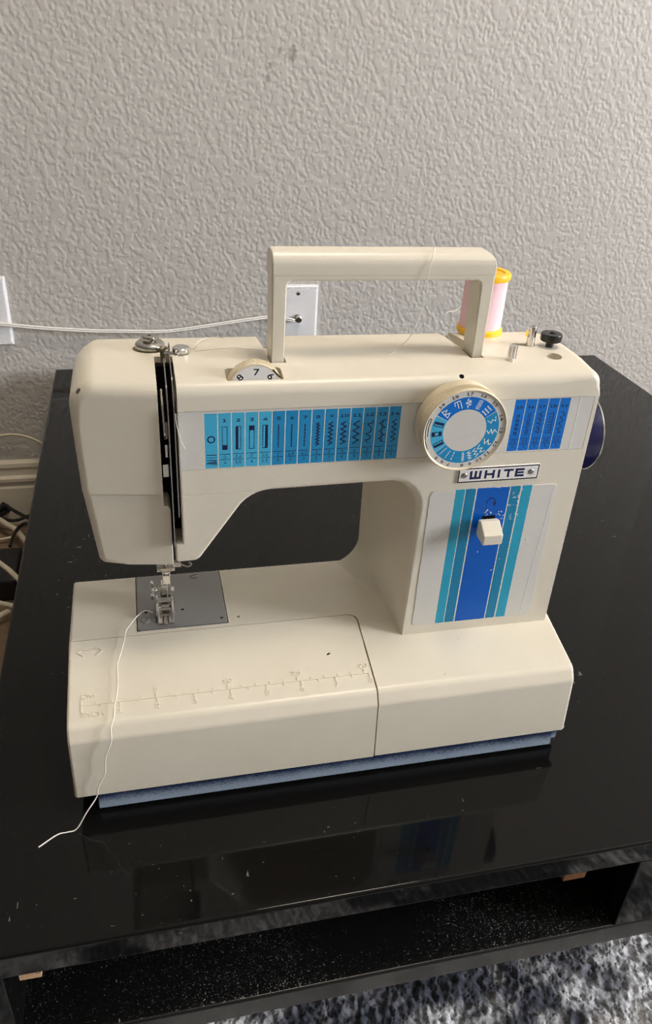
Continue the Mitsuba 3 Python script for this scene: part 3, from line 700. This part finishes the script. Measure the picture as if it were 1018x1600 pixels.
# --- striped panel on the column
ol = dens(fil([(25.36, 9.95, .3), (35.15, 9.85, .15), (34.95, 21.75, .35), (25.36, 21.72, .35)], 5), .35)
ol = ol + rng.normal(0, .018, ol.shape)
PP = 5.40
put(M + '__stripe_panel', rext(ol, PP - .05, PP + .1, 'y', .01, 0, n=1), 'm_white_sheet', label='pale panel with blue stripes on the column')
for xa, xb, mt in ((27.22, 27.9, 'm_teal'), (27.97, 28.72, 'm_teal_dark'), (28.83, 31.28, 'm_cobalt'), (31.37, 32.12, 'm_teal_dark'), (32.24, 33.0, 'm_teal')):
    put(M + '__stripe_panel__stripe', box(xa, xb, PP - .062, PP, 9.93, 21.74), mt)
put(M + '__stripe_panel__sheet_edge', sheet(stroke([(34.3, 10.0), (34.42, 14), (34.62, 18), (34.72, 21.2)], .05), PP - .05, .02), 'm_label_white', label='white edge of the peeling clear film')
fl = []
for k in range(46):
    if k < 22: x, z = rng.uniform(31.3, 32.3), rng.uniform(19.0, 21.5)
    elif k < 36: x, z = rng.uniform(29.5, 31.4), rng.uniform(18.9, 20.0)
    else: x, z = rng.uniform(27.5, 34.5), rng.uniform(11, 21.7)
    a_ = rng.uniform(0, 6.28); l_ = rng.uniform(.03, .14)
    fl.append(stroke([(x, z), (x + l_ * math.cos(a_), z + l_ * math.sin(a_)), (x + l_ * 1.6 * math.cos(a_ + .7), z + l_ * 1.6 * math.sin(a_ + .7))], rng.uniform(.02, .05)))
put(M + '__stripe_panel__film_flakes', sheet(U(*fl), PP - .06, .02), 'm_label_white', label='white flakes of torn clear film', kind='stuff')
ua = [stroke([(29.72, 19.6 + k * .17), (29.72, 19.71 + k * .17)], .05) for k in range(5)] + [stroke([(29.72, 20.5), (29.75, 20.75), (29.92, 20.92), (30.12, 20.92), (30.28, 20.78), (30.32, 20.5)], .06), Polygon([(30.2, 20.52), (30.46, 20.52), (30.32, 20.2)])]
put(M + '__stripe_panel__arrow', sheet(U(*ua), PP - .062, .01), 'm_ink', label='navy return arrow')
put(M + '__stripe_panel__lever_slot', box(29.55, 30.55, PP - .066, PP, 18.0, 19.45), 'm_void')
# reverse button: a wedge-ended key on a stem
kb = m3.Manifold.hull_points(np.array([(x, y, z) for x, y, z in [(29.18, 4.1, 18.15), (30.5, 4.1, 18.15), (29.18, 4.1, 19.5), (30.5, 4.1, 19.5), (29.2, 3.55, 18.2), (30.48, 3.55, 18.2), (29.2, 3.55, 18.9), (30.48, 3.55, 18.9), (29.25, 5.0, 18.3), (30.45, 5.0, 18.3), (29.25, 5.0, 19.4), (30.45, 5.0, 19.4)]]))
kbr = m3.Manifold.batch_hull([m3.Manifold.sphere(.09, 12).translate(tuple(c)) for c in ([29.2, 3.75, 18.1], [30.5, 3.75, 18.1], [29.2, 3.75, 18.75], [30.5, 3.75, 18.75], [29.2, 4.6, 18.2], [30.5, 4.6, 18.2], [29.2, 4.6, 19.4], [30.5, 4.6, 19.4], [29.2, 4.9, 18.3], [30.5, 4.9, 18.3], [29.2, 4.9, 19.35], [30.5, 4.9, 19.35])])
put(M + '__reverse_button', cat(kbr, box(29.6, 30.1, 4.7, 5.5, 18.55, 19.0)), 'm_cream', 32, label='cream reverse stitch button on the blue stripe')

# --- needle bar, presser foot
put(M + '__needle_bar', cat(turn(cyl(.22, 12.6, 19.0, 24), 'z', (7.25, 10.2, 0)), rbox(6.95, 7.55, 9.9, 10.5, 12.4, 13.3, .08, 8)), 'm_chrome', 35, label='chrome needle bar')
put(M + '__needle_bar__needle', turn(lathe([(0, 9.7), (.03, 9.95), (.045, 11.5), (.08, 11.8), (.08, 12.6), (0, 12.6)], 12), 'z', (7.25, 10.2, 0)), 'm_chrome', 40, label='slim steel needle')
put(M + '__needle_bar__thread_loop', tube([(6.62, 9.7, 14.25), (6.9, 9.45, 14.0), (7.4, 9.4, 13.95), (7.8, 9.6, 14.15), (7.75, 9.8, 14.4)], .05, 8), 'm_chrome', 40)
put(M + '__needle_bar__guide_plate', cat(box(6.6, 7.9, 9.75, 10.4, 13.75, 14.0), box(7.75, 8.35, 9.7, 10.1, 14.1, 14.5), tube([(8.2, 9.8, 14.35), (8.8, 9.6, 14.15), (9.1, 9.5, 14.4), (8.9, 9.6, 14.55)], .05, 6)), 'm_nickel')
put(M + '__presser_bar', turn(cyl(.26, 10.8, 19.0, 24), 'z', (7.3, 11.4, 0)), 'm_chrome', 35, label='chrome presser bar')
put(M + '__presser_bar__thumb_screw', cat(turn(lathe([(0, 0), (.14, 0), (.14, .35), (.2, .42), (.22, .55), (.72, .6), (.75, .66), (.75, .78), (.7, .84), (0, .86)], 40), '-x', (6.85, 11.1, 11.15)), rbox(6.8, 7.55, 10.8, 11.6, 10.7, 11.75, .06, 8)), 'm_chrome', 30, label='round chrome thumb screw')
ft = cat(rbox(6.72, 7.8, 11.0, 11.6, 9.95, 11.0, .06, 8), rbox(6.35, 6.55, 9.2, 11.2, 9.75, 10.6, .06, 8), rbox(7.45, 7.65, 9.2, 11.2, 9.75, 10.6, .06, 8), rbox(6.35, 7.65, 10.4, 10.65, 10.0, 10.75, .06, 8),
         rbox(6.4, 6.8, 8.7, 9.9, 9.68, 9.82, .05, 8), rbox(7.2, 7.6, 8.7, 9.9, 9.68, 9.82, .05, 8), rbox(6.85, 7.15, 8.6, 9.6, 9.68, 9.80, .05, 8), rbox(6.3, 7.7, 9.6, 11.3, 9.68, 9.85, .06, 8),
         turn(cyl(.1, -.62, .62, 14), 'x', (7.0, 9.9, 10.15)), turn(cyl(.16, -.5, .5, 14), 'x', (7.0, 10.5, 10.5)), rbox(6.7, 7.35, 10.0, 10.3, 10.05, 10.35, .05, 8))
put(M + '__presser_foot', ft, 'm_chrome', 30, label='chrome presser foot')

# ================================================================== SPOOL AND THREADS
sp_ = thing('thread_spool', 'spool of pale pink thread with yellow rims standing behind the handle', 'spool of thread')
SX, SY, SZ = 31.02, 14.0, 30.15
put(sp_ + '__yarn', turn(lathe([(0, .35), (1.5, .35), (1.53, .5), (1.53, 3.9), (1.5, 4.05), (0, 4.05)], 64), 'z', (SX, SY, SZ)), 'm_yarn', 40, label='pale pink thread')
put(sp_ + '__rim', turn(lathe([(0, 0), (1.6, 0), (1.67, .08), (1.67, .36), (1.6, .45), (1.4, .5), (0, .5)], 64), 'z', (SX, SY, SZ)), 'm_yellow', 35, label='yellow bottom rim')
put(sp_ + '__rim', turn(lathe([(0, 3.9), (1.4, 3.9), (1.6, 3.95), (1.67, 4.05), (1.67, 4.32), (1.6, 4.42), (1.25, 4.42), (1.15, 4.3), (.6, 4.25), (.55, 4.0), (0, 4.0)], 64), 'z', (SX, SY, SZ)), 'm_yellow', 35, label='yellow top rim')

# thread that hangs from the presser foot over the cover to the table
P_ = np.array([(6.09, 9.88, 9.95), (5.53, 10.08, 10.05), (4.95, 9.60, 10.00), (4.56, 9.03, 9.95), (4.06, 8.05, 9.90), (3.90, 7.04, 9.73), (3.58, 5.82, 9.43), (3.39, 5.12, 9.24), (3.41, 3.88, 8.93), (3.30, 2.68, 8.63), (3.15, 1.97, 8.46), (3.11, 1.20, 8.27), (2.88, 0.45, 7.89), (2.84, 0.05, 7.13), (2.43, -0.12, 6.09), (2.28, -0.20, 5.21), (2.21, -0.25, 4.47), (1.65, -0.35, 3.27), (1.49, -0.40, 2.45), (0.72, -0.80, 1.45), (-0.03, -1.05, 0.25), (-0.69, -1.07, 0.06), (-1.36, -1.15, 0.05), (-2.51, -1.93, 0.05)])
put('thread', tube(P_, .048, 6, 5), 'm_thread', True, 'long white thread trailing from the presser foot over the front cover onto the table', 'thread')
P_ = np.array([(25.01, 9.30, 37.28), (24.56, 8.30, 37.15), (24.32, 7.95, 36.43), (24.21, 7.90, 35.84), (24.26, 7.90, 35.14), (24.26, 7.90, 34.64), (24.23, 7.90, 34.20), (23.88, 7.80, 33.12), (23.49, 7.70, 32.11), (23.21, 9.33, 30.60), (21.93, 8.21, 30.33)])
put('thread', tube(P_, .022, 6, 5), 'm_thread', True, 'fine white thread hanging over the handle down to the top of the machine', 'thread')
P_ = np.array([(28.64, 12.40, 32.57), (28.24, 12.20, 32.30), (27.55, 12.00, 32.26), (27.37, 11.80, 32.03), (27.31, 11.60, 31.60), (27.45, 11.20, 30.85), (27.70, 10.08, 30.50), (27.88, 9.31, 30.45)])
put('thread', tube(P_, .02, 6, 5), 'm_thread', True, 'loose thread end curling off the pink spool beside the handle post', 'thread')
P_ = np.array([(8.66, 11.33, 30.45), (9.41, 11.40, 30.45), (9.77, 10.76, 30.45), (10.06, 11.24, 30.45), (10.24, 11.97, 30.45), (10.50, 12.47, 30.45), (10.86, 12.77, 30.45), (11.26, 12.88, 30.45), (11.73, 12.91, 30.45), (12.13, 12.63, 30.45)])
put('thread', tube(P_, .025, 6, 5), 'm_thread', True, 'curl of white thread lying on the top cover right of the chrome button', 'thread')
P_ = np.array([(9.74, 10.37, 30.42), (10.58, 10.55, 30.42), (11.42, 10.74, 30.42), (12.40, 10.86, 30.42), (13.29, 10.62, 30.42), (14.24, 10.43, 30.42), (14.54, 10.47, 30.42)])
put('thread', tube(P_, .016, 6, 5), 'm_thread', True, 'faint straight thread lying across the top cover towards the handle', 'thread')
P_ = np.array([(8.29, 5.15, 28.46), (8.30, 5.15, 27.88), (8.38, 5.15, 27.37), (8.56, 5.15, 26.58), (8.78, 5.15, 26.05)])
put('thread', tube(P_, .022, 6, 5), 'm_thread', True, 'short white thread end hanging from the threading slot in front of the chart', 'thread')

# ================================================================== WALL PLATES AND CABLES
def wall_plate(cx, cz, lab, coax):
    w, h = 7.0, 10.9
    P = thing('wall_plate', lab, 'wall plate')
    put(P + '__plate', rext(fil([(cx - w / 2, cz - h / 2, .2), (cx + w / 2, cz - h / 2, .2), (cx + w / 2, cz + h / 2, .2), (cx - w / 2, cz + h / 2, .2)], 4), WY - .75, WY + .05, 'y', .55, .01, n=5), 'm_outlet', 30)
    for s in (-1, 1):
        put(P + '__screw', turn(lathe([(0, 0), (.33, 0), (.3, .08), (.15, .13), (0, .14)], 20), '-y', (cx, WY - .75, cz + s * 4.15)), 'm_chrome', 30)
    if coax:
        put(P + '__coax_connector', turn(lathe([(0, 0), (.62, 0), (.62, .35), (.5, .4), (.5, 1.3), (.42, 1.35), (0, 1.35)], 6 * 4), '-y', (cx, WY - .75, cz)), 'm_nickel', 30, label='threaded coax connector')
wall_plate(32.95, 7.05, 'white wall plate with a coax connector seen through the handle of the machine', True)
wall_plate(-16.7, 8.6, 'blank white wall plate at the left edge of the grey wall', False)
P_ = np.array([(-17.52, 90.20, 7.26), (-14.74, 90.20, 7.01), (-10.99, 90.20, 6.54), (-7.65, 90.20, 6.17), (-4.26, 90.20, 5.90), (-0.31, 90.20, 5.62), (4.72, 90.20, 5.47), (8.81, 90.20, 5.34), (11.93, 90.20, 5.45), (16.14, 90.20, 5.97), (20.40, 90.20, 6.56), (24.69, 90.20, 7.15), (28.49, 90.20, 7.48), (32.30, 89.50, 7.05)])
put('cord', cat(tube(P_, .17, 8, 5), tube(P_ + [0, -.05, -.28], .15, 8, 5)), 'm_cord_white', True, 'thin white twin cord running along the wall to the coax plate', 'cord')
P_ = np.array([(-20.17, 89.50, -13.00), (-17.50, 89.50, -12.07), (-15.25, 89.50, -11.95), (-13.18, 89.50, -12.53), (-11.07, 89.50, -13.85), (-9.27, 89.50, -16.29)])
put('cord', tube(P_, .22, 8, 5), 'm_cord_beige', True, 'beige cord arching on the wall just above the baseboard', 'cord')
floor_c = [
    ([(-20.41, 87.87, -26.00), (-19.56, 89.36, -26.00), (-17.65, 90.94, -26.00), (-14.61, 92.53, -26.00), (-12.53, 93.49, -26.00)], 0.55, 'm_black', 'thick black cable nearest the baseboard, upper of the bundle'),
    ([(-20.51, 87.42, -27.00), (-19.65, 88.89, -27.00), (-17.30, 91.30, -27.00), (-14.74, 92.46, -27.00), (-12.64, 93.33, -27.00)], 0.5, 'm_black', 'thick black cable, lower of the bundle by the baseboard'),
    ([(-20.91, 92.54, -25.50), (-19.66, 90.82, -25.50), (-17.23, 87.68, -25.50), (-14.55, 84.70, -25.50), (-12.01, 82.82, -25.50)], 0.32, 'm_black', 'thin dark cable sloping across the black bundle'),
    ([(-20.78, 88.98, -27.50), (-19.68, 88.48, -27.50), (-17.30, 87.28, -27.50), (-15.31, 88.25, -27.50), (-13.69, 89.84, -27.50)], 0.28, 'm_black', 'thin dark cable sagging below the black bundle'),
    ([(-20.78, 88.98, -27.50), (-19.60, 87.83, -27.50), (-18.00, 85.82, -27.50), (-16.65, 84.27, -27.50), (-14.77, 80.53, -27.50), (-13.57, 78.29, -27.50)], 0.5, 'm_cord_beige', 'pale cable sloping under the table edge below the bundle'),
    ([(-13.39, 83.59, -26.50), (-14.83, 84.47, -26.50), (-15.90, 83.25, -26.50), (-16.47, 80.68, -26.50), (-16.71, 77.53, -26.50)], 0.28, 'm_black', 'thin black cable looping above the black box'),
    ([(-20.32, 83.45, -29.00), (-19.35, 83.74, -29.00), (-17.54, 84.22, -29.00), (-16.44, 85.25, -29.00)], 0.25, 'm_cord_beige', 'pale thin cable end lying behind the black box'),
    ([(-17.61, 68.86, -23.00), (-16.54, 67.44, -23.00), (-15.14, 65.58, -23.00), (-13.73, 63.36, -23.00), (-12.35, 61.06, -23.00)], 0.4, 'm_cord_beige', 'pale cable sloping across the black box'),
    ([(-17.54, 63.32, -27.00), (-16.58, 62.71, -27.00), (-15.65, 62.27, -27.00), (-14.57, 61.72, -27.00), (-13.46, 60.92, -27.00)], 0.4, 'm_cord_beige', 'upper of two pale cables meeting below the black box'),
    ([(-17.29, 60.05, -28.00), (-16.52, 60.92, -28.00), (-15.72, 61.54, -28.00), (-14.79, 62.54, -28.00), (-13.83, 63.29, -28.00)], 0.45, 'm_cord_beige', 'lower of two pale cables meeting below the black box')]
for P_, r, mt, lab in floor_c:
    put('cable', tube(P_, r, 8, 5), mt, True, lab + ' at the left edge', 'cable')
put('black_box', rbox(-34, -14.6, 67, 76.5, FZ + .05, -26.0, .5), 'm_black', 40, 'black power box on the floor between the cables left of the table', 'power box')
